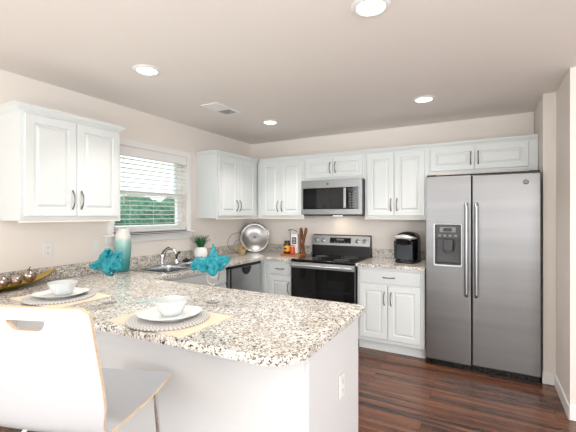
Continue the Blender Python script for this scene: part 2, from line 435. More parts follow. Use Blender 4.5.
bl = thing('window_blind', 'white horizontal slat blind hanging in the kitchen window above the sink', 'blind', (-.012, (WY0+WY1)/2, WZ1))
hw = (WY1-WY0)/2-.008
MB().box(-.02, -hw, -.09, .026, hw, -.002, .004).build('valance', M['blind'], bl)
b = MB()
k = 0; z = -.115
while z > -(WZ1-WZ0)+.055:
    mx = Matrix.Translation((-.012, 0, z)) @ Matrix.Rotation(R(-7), 4, 'Y')
    q = MB(); q.box(-.024, -hw+.004, -.0013, .024, hw-.004, .0013); q.xform(mx)
    me = bpy.data.meshes.new('t'); q.bm.to_mesh(me); b.bm.from_mesh(me); bpy.data.meshes.remove(me); q.bm.free()
    z -= .0445
b.build('slats', M['blind'], bl)
MB().box(-.036, -hw+.004, -(WZ1-WZ0)+.012, .012, hw-.004, -(WZ1-WZ0)+.030, .003).build('bottom_rail', M['blind'], bl)
b = MB()
for y in (-hw*.62, 0, hw*.62): b.tube([(.0135, y, -.09), (.0135, y, -(WZ1-WZ0)+.03)], .0013, 6)
b.build('ladder_cord', M['blind'], bl)
MB().tube([(.02, -hw+.10, -.085), (.022, -hw+.10, -.55)], .004, 8).build('tilt_wand', M['blind'], bl)

# garden outside the window
o = MB().box(-60, -40, -.5, -.6, 40, -.30).build('lawn_ground', M['lawn']); struct(o)
o = MB().box(-6.05, -9, -.3, -5.8, 14, 1.12, .02).build('garden_wall', M['stone']); tag(o, 'low pale garden wall in front of the hedge outside the window', 'wall')
hg = thing('hedge', 'dense green hedge behind the low pale garden wall outside the window', 'hedge', (-7.5, 5.0, -.3))
bm = MB(); rr = random.Random(3); nu, nv = 150, 26
def hedge_pt(u, v):
    a = -.15+v*(PI+.3); y = -8+16*u
    r_ = 1+.5*mnoise.noise(Vector((y*.9, a*1.2, 2)))+.22*mnoise.noise(Vector((y*3.1, a*3, 7)))+.12*mnoise.noise(Vector((y*8, a*8, 9)))
    e = math.sin(PI*min(1, max(0, u)))**.15 if 0 < u < 1 else .02
    return Vector((math.cos(a)*.85*r_*e, y, max(0, 2.25*e*(max(0, math.sin(a))**.45)*(.75+.25*r_)+.35*mnoise.noise(Vector((y*1.7, a, 4)))*max(0, math.sin(a)))))
bm.grid(hedge_pt, nu, nv); bm.build('foliage', M['hedge'], hg, ang=180)

# ------------------------------------------------------------------ cabinets
def door_mesh(w, h, t=.02, st=.055, raised=True, b=None):
    """panel door: x 0..w, z 0..h, front at y=-t"""
    b = b or MB()
    def ring(i, y): return [(i, y, i), (w-i, y, i), (w-i, y, h-i), (i, y, h-i)]
    L = [ring(0, 0), ring(0, -t+.003), ring(.003, -t), ring(st, -t), ring(st+.004, -t+.011), ring(st+.010, -t+.011), ring(st+.028, -t+.0005)]
    if not raised: L = L[:3]
    return b.rings(L)
def bow_handle(parent, x, y, z, L=.115, horizontal=False, proj=.027):
    n = 12; pts = []
    for i in range(n+1):
        u = -1+2*i/n; q = (-L/2+L*i/n)
        d = -proj*(1-abs(u)**2.6)
        pts.append((q, d, 0) if horizontal else (0, d, q))
    rad = [.0042+.0016*abs(-1+2*i/n) for i in range(n+1)]
    b = MB().tube(pts, rad, 8)
    for sgn in (-1, 1):
        p = (sgn*L/2, 0, 0) if horizontal else (0, 0, sgn*L/2)
        b.box(p[0]-.006, -.004, p[2]-.006, p[0]+.006, 0, p[2]+.006, .0015)
    return b.build('handle', M['nickel'], parent, label='brushed nickel bow handle', loc=(x, y, z))
def add_door(root, x, z, w, h, ybody, handle=None, name='door', raised=True, st=.055, hpos=.16):
    o = door_mesh(w, h, raised=raised, st=st).build(name, M['cab'], root, ang=6, loc=(x, ybody, z))
    if handle == 'h': bow_handle(o, w/2, -.02, h/2, .115, True)
    elif handle:
        side, end = handle
        hx = .03 if side == 'l' else w-.03
        hz = hpos if end == 'b' else h-hpos
        if end == 'm': hz = h/2
        bow_handle(o, hx, -.02, hz, min(.13, h*.55))
    return o
def crown(root, path, z, name='crown_molding'):
    """small cove crown swept along path (local xy, outside on the right-hand side)"""
    prof = [(0, 0), (.003, 0), (.005, .008), (.010, .014), (.018, .022), (.024, .030), (.026, .038), (.033, .040), (.033, .049), (0, .049)]
    P = [Vector((p[0], p[1])) for p in path]; n = len(P); off = []
    for i in range(n):
        ds = []
        if i > 0: ds.append((P[i]-P[i-1]).normalized())
        if i < n-1: ds.append((P[i+1]-P[i]).normalized())
        ns = [Vector((d.y, -d.x)) for d in ds]
        if len(ns) == 1: off.append(ns[0])
        else:
            m = (ns[0]+ns[1]).normalized(); off.append(m/max(.2, m.dot(ns[0])))
    b = MB()
    loops = [[(P[i].x+off[i].x*o, P[i].y+off[i].y*o, z+h) for o, h in prof] for i in range(n)]
    b.rings(loops); b.build(name, M['cab'], root, ang=50)
ZU0, ZU1 = 1.383, 2.112
def upper(label, loc, rz, w, z0, z1, d, doors, path, group='white wall cabinets', hp=.12, st=.055):
    """doors: list of (x0, x1, handle)"""
    t = thing('wall_cabinet', label, 'cabinet', (loc[0], loc[1], z0), rz, group)
    h = z1-z0
    MB().box(0, -d+.02, 0, w, -.002, h, .0015).build('body', M['cab'], t)
    MB().box(.0, -d+.0195, -.012, w, -d+.036, -.0005, .002).build('bottom_rail', M['cabedge'], t, label='cream bottom edge strip')
    for x0, x1, hd in doors: add_door(t, x0, .030, x1-x0, h-.045, -d+.0195, hd, hpos=hp, st=st)
    crown(t, path, h-.002)
    return t
D = .33
# left wall: local x -> +Y, local -y -> +X
upper('white two-door wall cabinet on the left wall, nearest the camera, left of the window', (.001, -3.09, 0), R(90), .742, ZU0, ZU1, D,
      [(.026, .366, ('r', 'b')), (.370, .720, ('l', 'b'))], [(0, 0), (0, -D+.02), (.742, -D+.02), (.742, 0)])
upper('white two-door wall cabinet on the left wall between window and corner', (.001, -1.122, 0), R(90), 1.120, ZU0, ZU1, D,
      [(.022, .372, ('r', 'b')), (.376, .745, ('l', 'b'))], [(0, 0), (0, -D+.02), (.8115, -D+.02)])
upper('white two-door wall cabinet on the back wall between corner and microwave', (.333, -.001, 0), 0, .683, ZU0, ZU1, D,
      [(.075, .345, ('r', 'b')), (.349, .660, ('l', 'b'))], [(.0385, -D+.02), (.683, -D+.02)])
upper('short white wall cabinet above the microwave', (1.018, -.001, 0), 0, .765, 1.838, ZU1, D,
      [(.022, .380, ('r', 'm')), (.385, .743, ('l', 'm'))], [(0, -D+.02), (.765, -D+.02)], st=.045)
upper('white two-door wall cabinet between microwave and refrigerator, above the coffee maker', (1.785, -.001, 0), 0, .680, ZU0, ZU1, D,
      [(.030, .325, ('r', 'b')), (.330, .640, ('l', 'b'))], [(0, -D+.02), (.680, -D+.02)])
upper('short wide white wall cabinet above the refrigerator', (2.467, -.001, 0), 0, .937, 1.842, ZU1, D,
      [(.020, .418, ('r', 'm')), (.423, .862, ('l', 'm'))], [(0, -D+.02), (.937, -D+.02)], st=.045)

CT = .914; SL = .032; ZB = CT-SL-.0015      # counter top, slab, top of the base cabinets
def base(label, loc, rz, w, fronts, d=.61, kick=True, group='white base cabinets', toe=.075, sink=False):
    t = thing('base_cabinet', label, 'cabinet', (loc[0], loc[1], .001), rz, group)
    if sink: b = MB().box(0, -d+.02, .105, w, -.002, .69, .0015).box(0, -d+.02, .6905, w, -d+.034, ZB-.001, .0015).box(0, -d+.035, .6905, .016, -.002, ZB-.001)
    else: b = MB().box(0, -d+.02, .105, w, -.002, ZB-.001, .0015)
    b.build('body', M['cab'], t)
    MB().box(.001, -d+toe, 0, w-.001, -.01, .104).build('toe_kick', M['cab'], t)
    for nm, x0, x1, z0, z1, hd in fronts:
        add_door(t, x0, z0, x1-x0, z1-z0, -d+.0195, hd, nm, raised=(nm != 'drawer'), hpos=.13)
    return t
base('narrow white base cabinet with one drawer, between dishwasher corner and range', (.645, -.001, 0), 0, .368,
     [('drawer', .045, .345, .715, .850, 'h'), ('door', .045, .345, .145, .695, ('r', 't'))])
base('white base cabinet with two doors under one drawer, left of the refrigerator', (1.788, -.001, 0), 0, .677,
     [('drawer', .026, .640, .715, .850, 'h'), ('door', .026, .318, .145, .695, ('r', 't')), ('door', .326, .640, .145, .695, ('l', 't'))])
t = base('white sink base cabinet on the left wall between peninsula and dishwasher', (.001, -2.315, 0), R(90), 1.003,
     [('drawer', .10, .990, .715, .850, None), ('door', .10, .543, .145, .695, ('r', 't')), ('door', .547, .990, .145, .695, ('l', 't'))], sink=True)
# blind corner carcass that carries the counter in the corner
MB().box(.003, -.63, .105, .585, -.003, ZB-.001).box(.585, -.63, .105, .643, -.003, ZB-.001).build('corner_base_cabinet', M['cab'])
tag(C.objects['corner_base_cabinet'], 'white corner base cabinet filler between dishwasher and back wall cabinet', 'cabinet', None)

# peninsula
pen = thing('peninsula_cabinet', 'white panelled peninsula cabinet under the granite breakfast bar', 'cabinet', (0, -2.98, .001))
PX = 2.352
MB().box(.003, .03, .10, PX-.02, .615, ZB-.001).build('body', M['cab'], pen)
MB().box(.003, .06, 0, PX-.03, .59, .099).build('plinth', M['cab'], pen)
MB().box(1.055, 0, 0, PX-.014, .0295, ZB-.001, .0015).build('back_panel', M['panel'], pen)
MB().box(.003, .010, 0, 1.046, .0295, ZB-.001, .0015).build('back_panel', M['panel'], pen)
MB().box(PX-.0195, .0335, 0, PX, .655, ZB-.001, .0015).build('end_panel', M['panel'], pen)
MB().box(PX-.013, -.002, 0, PX+.003, .0295, ZB-.001, .002).build('corner_post', M['panel'], pen)
for i in range(3):
    w = .53
    x0 = .70+i*.545
    d_ = door_mesh(w, .70).xform(Matrix.Rotation(PI, 4, 'Z')).build('door', M['cab'], pen, ang=6, loc=(x0+w, .6155, .145))
    MB().tube([(0, 0, -.05), (0, .026, -.03), (0, .026, .03), (0, 0, .05)], .005, 8).build('handle', M['nickel'], d_, loc=(-.03, .02, .55), label='brushed nickel bow handle')

# ------------------------------------------------------------------ counters
ct = thing('countertop', 'speckled granite counter running along the left wall and out over the peninsula', 'countertop', (0, 0, CT-SL))
rr = .145
out = [(.001, -3.31)] + arc(2.397-rr, -3.215+rr, rr, -PI/2, 0, 14) + arc(2.397-.03, -2.315-.03, .03, 0, PI/2, 4) + [(.645, -2.315), (.645, -.645), (1.015, -.645), (1.015, -.001), (.001, -.001)]
SX0, SX1, SY0, SY1 = .115, .565, -2.10, -1.30
MB().prism(out, 0, SL, [[(SX0, SY0), (SX1, SY0), (SX1, SY1), (SX0, SY1)][::-1]], .005).build('slab', M['granite'], ct)
MB().box(.001, -3.30, SL, .021, -.001, SL+.102, .002).box(.021, -.021, SL, 1.015, -.001, SL+.102, .002).build('backsplash', M['granite'], ct)
c2 = thing('countertop', 'short speckled granite counter under the coffee maker, left of the refrigerator', 'countertop', (0, 0, CT-SL))
MB().prism([(1.786, -.645), (2.472, -.645), (2.472, -.001), (1.786, -.001)], 0, SL, (), .005).build('slab', M['granite'], c2)
MB().box(1.786, -.021, SL, 2.472, -.001, SL+.102, .002).build('backsplash', M['granite'], c2)

# sink, faucet
sk = thing('kitchen_sink', 'stainless steel double-bowl sink set into the granite under the window', 'sink', (0, 0, CT))
b = MB().prism(rrect(SX0-.022, SY0-.022, SX1+.022, SY1+.022, .03), .0006, .006,
               [rrect(SX0+.075, SY0+.014, SX1-.012, (SY0+SY1)/2-.014, .04)[::-1], rrect(SX0+.075, (SY0+SY1)/2+.014, SX1-.012, SY1-.014, .04)[::-1]], 0)
b.build('rim', M['sinksteel'], sk)
for y0, y1 in ((SY0+.014, (SY0+SY1)/2-.014), ((SY0+SY1)/2+.014, SY1-.014)):
    L = []
    for i, (ins, z) in enumerate(((0, .002), (.003, -.02), (.008, -.14), (.03, -.172), (.07, -.18))):
        L.append([(x, y, z) for x, y in rrect(SX0+.075+ins, y0+ins, SX1-.012-ins, y1-ins, max(.012, .04-ins*.2))])
    b = MB(); q = [[b.bm.verts.new(p) for p in lp] for lp in L]
    for A, B in zip(q, q[1:]):
        for k in range(len(A)): b.bm.faces.new((A[k], A[(k+1) % len(A)], B[(k+1) % len(A)], B[k]))
    b.bm.faces.new(q[-1]); o = b.build('basin', M['sinksteel'], sk)
    MB().lathe([(.0, -.1785), (.03, -.1785), (.042, -.1765), (.045, -.179)], 20, ((SX0+SX1)/2+.03, (y0+y1)/2, 0)).build('drain', M['chrome'], o)
fa = thing('faucet', 'chrome low-arc kitchen faucet with top lever behind the sink', 'faucet', (.150, -1.76, CT+.0065))
MB().lathe([(0, 0), (.032, 0), (.032, .006), (.024, .014), (.022, .05), (.024, .075), (.022, .105), (.0, .112)], 20).build('body', M['chrome'], fa)
MB().tube([(.012, 0, .065), (.03, .008, .125), (.06, .018, .160), (.10, .030, .165), (.135, .040, .145), (.143, .043, .120)], [.014, .0125, .012, .012, .013, .014], 12).build('spout', M['chrome'], fa)
MB().tube([(0, 0, .108), (-.005, .02, .135), (.0, .06, .165), (.005, .085, .172)], [.013, .011, .008, .007], 10).build('lever', M['bronze'], fa)
sp = thing('side_sprayer', 'chrome side sprayer standing beside the kitchen faucet', 'sprayer', (.150, -1.575, CT+.0065))
MB().lathe([(0, 0), (.024, 0), (.024, .006), (.016, .016), (.014, .04), (0, .042)], 16).build('base', M['chrome'], sp)
MB().tube([(0, 0, .04), (0, 0, .075), (.012, .003, .10), (.04, .01, .115)], [.012, .013, .016, .015], 12).build('spray_head', M['bronze'], sp)
o = MB().lathe([(0, 0), (.03, 0), (.040, .006), (.042, .014), (.034, .022), (.012, .026), (0, .026)], 20).box(-.012, -.005, .024, .012, .005, .036, .002).build('sink_stopper', M['black'], None, loc=(.15, -1.43, CT+.0065))
tag(o, 'black sink stopper lying on the sink rim beside the potted plant', 'stopper')

# ------------------------------------------------------------------ appliances
# refrigerator
FX0, FW, FT = 2.481, .911, 1.782
fr = thing('refrigerator', 'stainless steel side-by-side refrigerator with ice dispenser', 'refrigerator', (FX0, -.03, .001))
MB().box(.004, -.585, .05, FW-.004, 0, FT-.012, .004).build('cabinet_body', M['darkgrey'], fr)
MB().box(.01, -.60, .0, FW-.01, -.04, .049).build('base_grille', M['black'], fr)
b = MB()
for i in range(22): b.box(.04+i*.038, -.606, .012, .062+i*.038, -.599, .038)
b.build('grille_slots', M['blackgloss'], C.objects['base_grille'])
SPL = .391
def fridge_door(x0, x1, hole=None):
    y1, y0 = -.592, -.643
    def prof(x): return y0
    b = MB()
    L = []
    z0, z1 = .062, FT
    w = x1-x0
    if hole is None:
        b.box(x0, y0, z0, x1, y1, z1, .012, 3)
    else:
        hx0, hx1, hz0, hz1 = hole
        mx = Matrix(((1, 0, 0, 0), (0, 0, -1, 0), (0, 1, 0, 0), (0, 0, 0, 1)))
        b.prism([(x0, z0), (x1, z0), (x1, z1), (x0, z1)], -y1, -y0, [rrect(hx0, hz0, hx1, hz1, .014, 4)[::-1]], .010, mx)
    return b.build('door', M['fridgesteel'], fr)
DX0, DX1, DZ0, DZ1 = .082, .308, .958, 1.336
ld = fridge_door(.002, SPL-.003, (DX0, DX1, DZ0, DZ1)); rd = fridge_door(SPL+.003, FW-.002)
def fr_handle(d, x):
    b = MB()
    y = -.697
    b.tube([(x, -.640, 1.515), (x, -.675, 1.520), (x, y, 1.500), (x, y-.004, 1.1), (x, y, .715), (x, -.675, .695), (x, -.640, .700)], [.012, .014, .0155, .0165, .0155, .014, .012], 14)
    b.build('handle', M['steelv'], d, label='long stainless steel bar handle')
fr_handle(ld, SPL-.040); fr_handle(rd, SPL+.040)
# dispenser
dp = MB()
dp.box(DX0+.001, -.600, DZ0+.001, DX1-.001, -.593, DZ1-.001).box(DX0+.001, -.648, DZ0+.001, DX0+.012, -.600, DZ1-.001, .002).box(DX1-.012, -.648, DZ0+.001, DX1-.001, -.600, DZ1-.001, .002)
dp.box(DX0+.012, -.648, DZ0+.001, DX1-.012, -.600, DZ0+.016, .002).box(DX0+.012, -.648, DZ1-.135, DX1-.012, -.600, DZ1-.001, .003)
dd = dp.build('dispenser', M['darkgrey'], ld, label='dark grey ice and water dispenser recess')
MB().box(DX0+.012, -.610, DZ0+.02, DX1-.012, -.601, DZ1-.137).build('recess_back', M['recess'], dd)
MB().box(DX0+.045, -.6515, DZ1-.075, DX1-.045, -.6485, DZ1-.028, .001).build('display_bezel', M['grey'], dd)
MB().box(DX0+.075, -.6530, DZ1-.067, DX1-.078, -.6517, DZ1-.036, 0).build('display', M['lcd'], dd)
b = MB()
for i in range(4): b.box(DX0+.03+i*.045, -.6512, DZ1-.118, DX0+.058+i*.045, -.6486, DZ1-.096, .002)
b.build('buttons', M['grey'], dd)
MB().box(.155, -.640, 1.085, .235, -.615, 1.198, .008).box(.172, -.634, 1.06, .218, -.618, 1.09, .004).build('paddle', M['darkgrey'], dd)
MB().tube([(.245, -.63, 1.195), (.250, -.632, 1.15), (.240, -.625, 1.085)], .007, 8).build('lever', M['black'], dd)
MB().prism(rrect(DX0-.008, DZ0-.012, DX1+.008, DZ1+.004, .016, 4), .6435, .649, [rrect(DX0+.001, DZ0+.001, DX1-.001, DZ1-.003, .012, 4)[::-1]], .002, Matrix(((1, 0, 0, 0), (0, 0, -1, 0), (0, 1, 0, 0), (0, 0, 0, 1)))).build('bezel', M['bezel'], dd, label='silver rim around the dispenser')
b = MB()
for i in range(7): b.box(DX0+.03+i*.024, -.646, DZ0+.016, DX0+.045+i*.024, -.604, DZ0+.019)
b.build('drip_grate', M['black'], dd)
def badge(parent, x, y, z, r):
    mx = Matrix.Translation((x, y, z)) @ Matrix.Rotation(R(90), 4, 'X')
    o = MB().lathe([(0, 0), (r, 0), (r, .0025), (r*.86, .0035), (r*.84, .0022), (0, .0022)], 24, mx=mx).build('badge', M['darkgrey'], parent, label='small round maker badge')
    text_mesh('badge_lettering', 'GE', r*1.0, M['silverplastic'], o, Matrix.Translation((x, y-.0026, z)) @ Matrix.Rotation(R(90), 4, 'X'))
    MB().tube([(x+r*.7*math.cos(a*PI/12), y-.003, z+r*.7*math.sin(a*PI/12)) for a in range(24)], r*.045, 6, True).build('badge_ring', M['silverplastic'], o)
badge(rd, .801, -.6435, 1.700, .021)
MB().box(.01, -.63, FT+.001, .09, -.50, FT+.016, .003).build('hinge_cover', M['black'], fr)
MB().box(FW-.09, -.63, FT+.001, FW-.01, -.50, FT+.016, .003).build('hinge_cover', M['black'], fr)

# range
rg = thing('range', 'black and stainless electric range with glass cooktop', 'stove', (1.019, -.012, .001))
RW = .762
MB().box(.002, -.60, .06, RW-.002, 0, .893, .002).build('body', M['black'], rg)
MB().box(.03, -.57, 0, RW-.03, -.03, .059).build('plinth', M['black'], rg)
ctop = MB().box(.001, -.655, .894, RW-.001, -.075, .916, .006, 3).build('cooktop', M['blackglass'], rg)
for cx_, cy_, r_ in ((.20, -.50, .105), (.56, -.50, .085), (.20, -.22, .08), (.56, -.22, .10)):
    b = MB()
    for q in (r_, r_*.62): b.tube([(cx_+q*math.cos(a*PI/20), cy_+q*math.sin(a*PI/20), .9162) for a in range(40)], .0011, 4, True)
    b.build('burner_ring', M['grey'], ctop)
con = MB().prism([(0, 0), (-.074, 0), (-.074, .125), (-.074, .145), (-.045, .262), (-.030, .272), (0, .272)], .002, RW-.002, (), 0,
                 Matrix(((0, 0, 1, 0), (1, 0, 0, 0), (0, 1, 0, .9), (0, 0, 0, 1)))).build('back_console', M['black'], rg)
# control panel: stainless face leaning back
tilt = math.atan2(.029, .117)
pm = Matrix.Translation((0, -.0755, 1.040)) @ Matrix.Rotation(-tilt, 4, 'X')
pl = MB().box(.004, -.008, .0, RW-.004, .0, .124, .003).xform(pm).build('control_panel', M['steel'], rg)
MB().box(.245, -.0105, .028, .520, -.0085, .098, .001).xform(pm).build('clock_display', M['blackglass'], pl)
for i in range(6): MB().box(.262+i*.042, -.0112, .038, .280+i*.042, -.0106, .046).xform(pm).build('touch_key', M['grey'], pl)

MB().box(.335, -.0112, .066, .43, -.0106, .086).xform(pm).build('clock_digits', M['grey'], pl)
for x in (.062, .150, .600, .690):
    kx = pm @ Matrix.Translation((x, -.0085, .062)) @ Matrix.Rotation(R(90), 4, 'X')
    k_ = MB().lathe([(0, 0), (.027, 0), (.027, .005), (.021, .008), (.019, .028), (.016, .031), (0, .031)], 24, mx=kx).build('knob', M['silverplastic'], pl)
    MB().box(-.003, -.017, .031, .003, .017, .034, .001).xform(kx).build('knob_pointer', M['darkgrey'], k_)
od = MB().box(.004, -.650, .235, RW-.004, -.602, .889, .006).build('oven_door', M['blackglass'], rg)
MB().box(.115, -.6515, .335, RW-.115, -.6502, .700, 0).build('window', M['ovenwin'], od)
MB().box(.004, -.6545, .822, RW-.004, -.6505, .885, .001).build('trim_strip', M['steel'], od)
MB().tube([(.02, -.692, .850), (RW-.02, -.692, .850)], .0125, 14).box(.028, -.69, .841, .052, -.6545, .859, .003).box(RW-.052, -.69, .841, RW-.028, -.6545, .859, .003).build('handle', M['steel'], od, label='stainless steel bar handle')
MB().box(.004, -.648, .07, RW-.004, -.602, .228, .005).build('storage_drawer', M['black'], rg)

# microwave
mw = thing('microwave', 'stainless steel over-the-range microwave', 'microwave', (1.021, -.004, 1.428))
MH = .405; MW_ = .758
MB().box(0, -.372, 0, MW_, 0, MH, .003).build('body', M['darkgrey'], mw)
b = MB(); mxz = Matrix(((1, 0, 0, 0), (0, 0, -1, 0), (0, 1, 0, 0), (0, 0, 0, 1)))
b.prism([(0, 0), (MW_, 0), (MW_, MH), (0, MH)], .3725, .398, [rrect(.022, .062, .712, .312, .006, 3)[::-1]], .003, mxz)
face = b.build('front_frame', M['ovensteel'], mw)
dr = MB().box(.024, -.392, .064, .560, -.3725, .310, .002).build('door', M['blackglass'], mw)
MB().box(.085, -.3932, .095, .500, -.3922, .245).build('window', M['ovenwin'], dr)
MB().box(.548, -.432, .072, .580, -.421, .304, .005, 3).box(.555, -.422, .082, .573, -.392, .100, .002).box(.555, -.422, .276, .573, -.392, .294, .002).build('handle', M['steelv'], dr, label='flat vertical steel handle')
kp = MB().box(.586, -.392, .064, .710, -.3725, .310, .002).build('control_panel', M['blackglass'], mw)
MB().box(.600, -.3930, .270, .697, -.3922, .296).build('clock_display', M['lcd'], kp)
b = MB()
for r_ in range(6):
    for c_ in range(3): b.box(.606+c_*.032, -.3928, .080+r_*.030, .626+c_*.032, -.3922, .094+r_*.030)
b.build('buttons', M['grey'], kp)
b = MB().box(.02, -.375, -.016, MW_-.02, -.03, -.0005, .003); b.build('vent_underside', M['black'], mw)
badge(face, .345, -.3985, .357, .013)
lm = MB().box(.33, -.20, -.0185, .43, -.13, -.0165).build('cooktop_lamp', M['lamp'], mw, label='small warm cooktop lamp')
l = bpy.data.lights.new('cooktop_light', 'AREA'); l.size = .09; l.energy = .3; l.color = (1, .80, .55)
o = bpy.data.objects.new('cooktop_light', l); C.objects.link(o); o.parent = mw; o.location = (.38, -.165, -.022)

# dishwasher (front faces +X)
dw = thing('dishwasher', 'stainless steel dishwasher under the counter on the left wall', 'dishwasher', (.03, -1.297, .001), R(90))
MB().box(.002, -.565, .10, .600, 0, ZB-.004).build('tub', M['darkgrey'], dw)
MB().box(.01, -.52, 0, .592, -.02, .099).build('toe_kick', M['black'], dw)
dq = MB().box(.002, -.603, .115, .600, -.566, .846, .006).build('door', M['steel'], dw)
MB().box(.002, -.600, .848, .600, -.566, ZB-.006, .003).build('control_strip', M['black'], dw)
b = MB().prism(arc(.30, 0, .085, PI, 2*PI, 14), 0, .004, (), 0, mxz).xform(Matrix.Translation((0, -.6035, .842)))
b.build('pocket_handle', M['black'], dq, label='black half-round pocket handle')
MB().box(.002, -.606, .115, .026, -.603, .846, 0).build('edge_trim', M['black'], dq)

# ------------------------------------------------------------------ ceiling fittings
def rlight(x, y, label, first=None):
    loc = (x, y, H)
    if first: return copy_thing(first, loc, label)
    t = thing('recessed_light', label, 'ceiling light', loc, 0, 'recessed ceiling lights')
    MB().lathe([(.066, -.003), (.070, -.010), (.082, -.010), (.094, -.004), (.095, -.0006), (.066, -.0006)], 36).build('trim_ring', M['trim'], t)
    MB().lathe([(0, -.0075), (.04, -.0070), (.0655, -.0040), (.0655, -.001), (0, -.001)], 36).build('diffuser', M['lamp'], t)
    l = bpy.data.lights.new('lamp_light', 'AREA'); l.shape = 'DISK'; l.size = .13; l.energy = 5.2; l.color = (1, .95, .89); l.spread = R(102)
    o = bpy.data.objects.new('lamp_light', l); C.objects.link(o); o.parent = t; o.location = (0, 0, -.013)
    return t
r0 = rlight(2.49, -2.56, 'round recessed ceiling light nearest the camera, at the top edge')
rlight(.89, -2.56, 'round recessed ceiling light above the left near wall cabinet', r0)
rlight(.906, -.937, 'round recessed ceiling light near the corner, beside the ceiling vent', r0)
rlight(2.507, -.946, 'round recessed ceiling light in front of the refrigerator cabinets', r0)
vt = thing('ceiling_vent', 'white rectangular ceiling air vent beside the corner recessed light', 'vent', (.755, -1.58, H))
b = MB(); vx, vy = .095, .185
b.prism(rrect(-vx, -vy, vx, vy, .006, 2), -.010, -.0008, [rrect(-vx+.024, -vy+.024, vx-.024, vy-.024, .003, 2)[::-1]], 0); b.build('frame', M['trim'], vt)
MB().box(-vx+.02, -vy+.02, -.0025, vx-.02, vy-.02, -.0008).build('backing', M['ventback'], vt)
b = MB()
for i in range(9):
    q = MB().box(-.009, -vy+.026, -.0008, .009, vy*.1, .0008).xform(Matrix.Translation((-vx+.030+i*.0165, 0, -.0085)) @ Matrix.Rotation(R(-28), 4, 'Y'))
    me = bpy.data.meshes.new('t'); q.bm.to_mesh(me); b.bm.from_mesh(me); bpy.data.meshes.remove(me); q.bm.free()
for i in range(7):
    q = MB().box(-vx+.026, -.011, -.0008, vx-.026, .011, .0008).xform(Matrix.Translation((0, vy*.1+.016+i*.0185, -.0085)) @ Matrix.Rotation(R(22), 4, 'X'))
    me = bpy.data.meshes.new('t'); q.bm.to_mesh(me); b.bm.from_mesh(me); bpy.data.meshes.remove(me); q.bm.free()
b.build('louvers', M['trim'], vt)

# ------------------------------------------------------------------ outlets and switches
def plate(label, loc, rz, kind, name):
    """front faces local -y"""
    t = thing(name, label, 'outlet' if kind == 'o' else 'switch', loc, rz, 'white wall plates')
    MB().box(-.036, -.006, -.058, .036, -.0008, .058, .003, 3).build('cover_plate', M['plate'], t)
    if kind == 'o':
        for z in (-.022, .022):
            f = MB().box(-.017, -.0085, z-.015, .017, -.0062, z+.015, .002).build('socket', M['plate'], t)
            MB().box(-.008, -.0092, z-.004, -.006, -.0086, z+.006).box(.006, -.0092, z-.004, .008, -.0086, z+.006).box(-.002, -.0092, z-.011, .002, -.0086, z-.007).build('slots', M['slot'], f)
    else:
        MB().box(-.012, -.0100, -.030, .012, -.0062, .030, .002).build('rocker', M['plate'], t)
    return t
plate('white double socket on the left wall under the near wall cabinet', (0, -2.757, 1.150), R(90), 'o', 'wall_outlet')
plate('white rocker switch on the left wall beside the teal vase', (0, -2.365, 1.145), R(90), 's', 'light_switch')
plate('white socket on the left wall right of the potted plant', (0, -.80, 1.160), R(90), 'o', 'wall_outlet')
plate('white socket on the back wall right of the round steel tray', (.50, 0, 1.145), 0, 'o', 'wall_outlet')
plate('white socket on the white end panel of the peninsula', (PX+.0015, -2.605, .575), R(90), 'o', 'wall_outlet')

# ------------------------------------------------------------------ bar stool
bs = thing('bar_stool', 'white moulded plywood bar stool with hand slot and chrome legs at the breakfast bar', 'stool', (1.5615, -3.5358, 0), R(20))
prof = [(-.176, 1.125), (-.148, 1.03), (-.120, .935), (-.094, .84), (-.070, .75), (-.052, .69), (-.030, .642), (.004, .613), (.060, .599), (.13, .597), (.21, .604), (.29, .616), (.36, .631), (.41, .646), (.435, .655)]
def cat(P, n=6):
    o_ = []
    for i in range(len(P)-1):
        p0, p1, p2, p3 = P[max(i-1, 0)], P[i], P[i+1], P[min(i+2, len(P)-1)]
        for k in range(n):
            t_ = k/n
            o_.append(tuple(.5*(2*p1[j]+(p2[j]-p0[j])*t_+(2*p0[j]-5*p1[j]+4*p2[j]-p3[j])*t_*t_+(3*p1[j]-p0[j]-3*p2[j]+p3[j])*t_**3) for j in range(2)))
    return o_+[P[-1]]
pp = cat(prof, 4)
th = .012; XOFF = 0
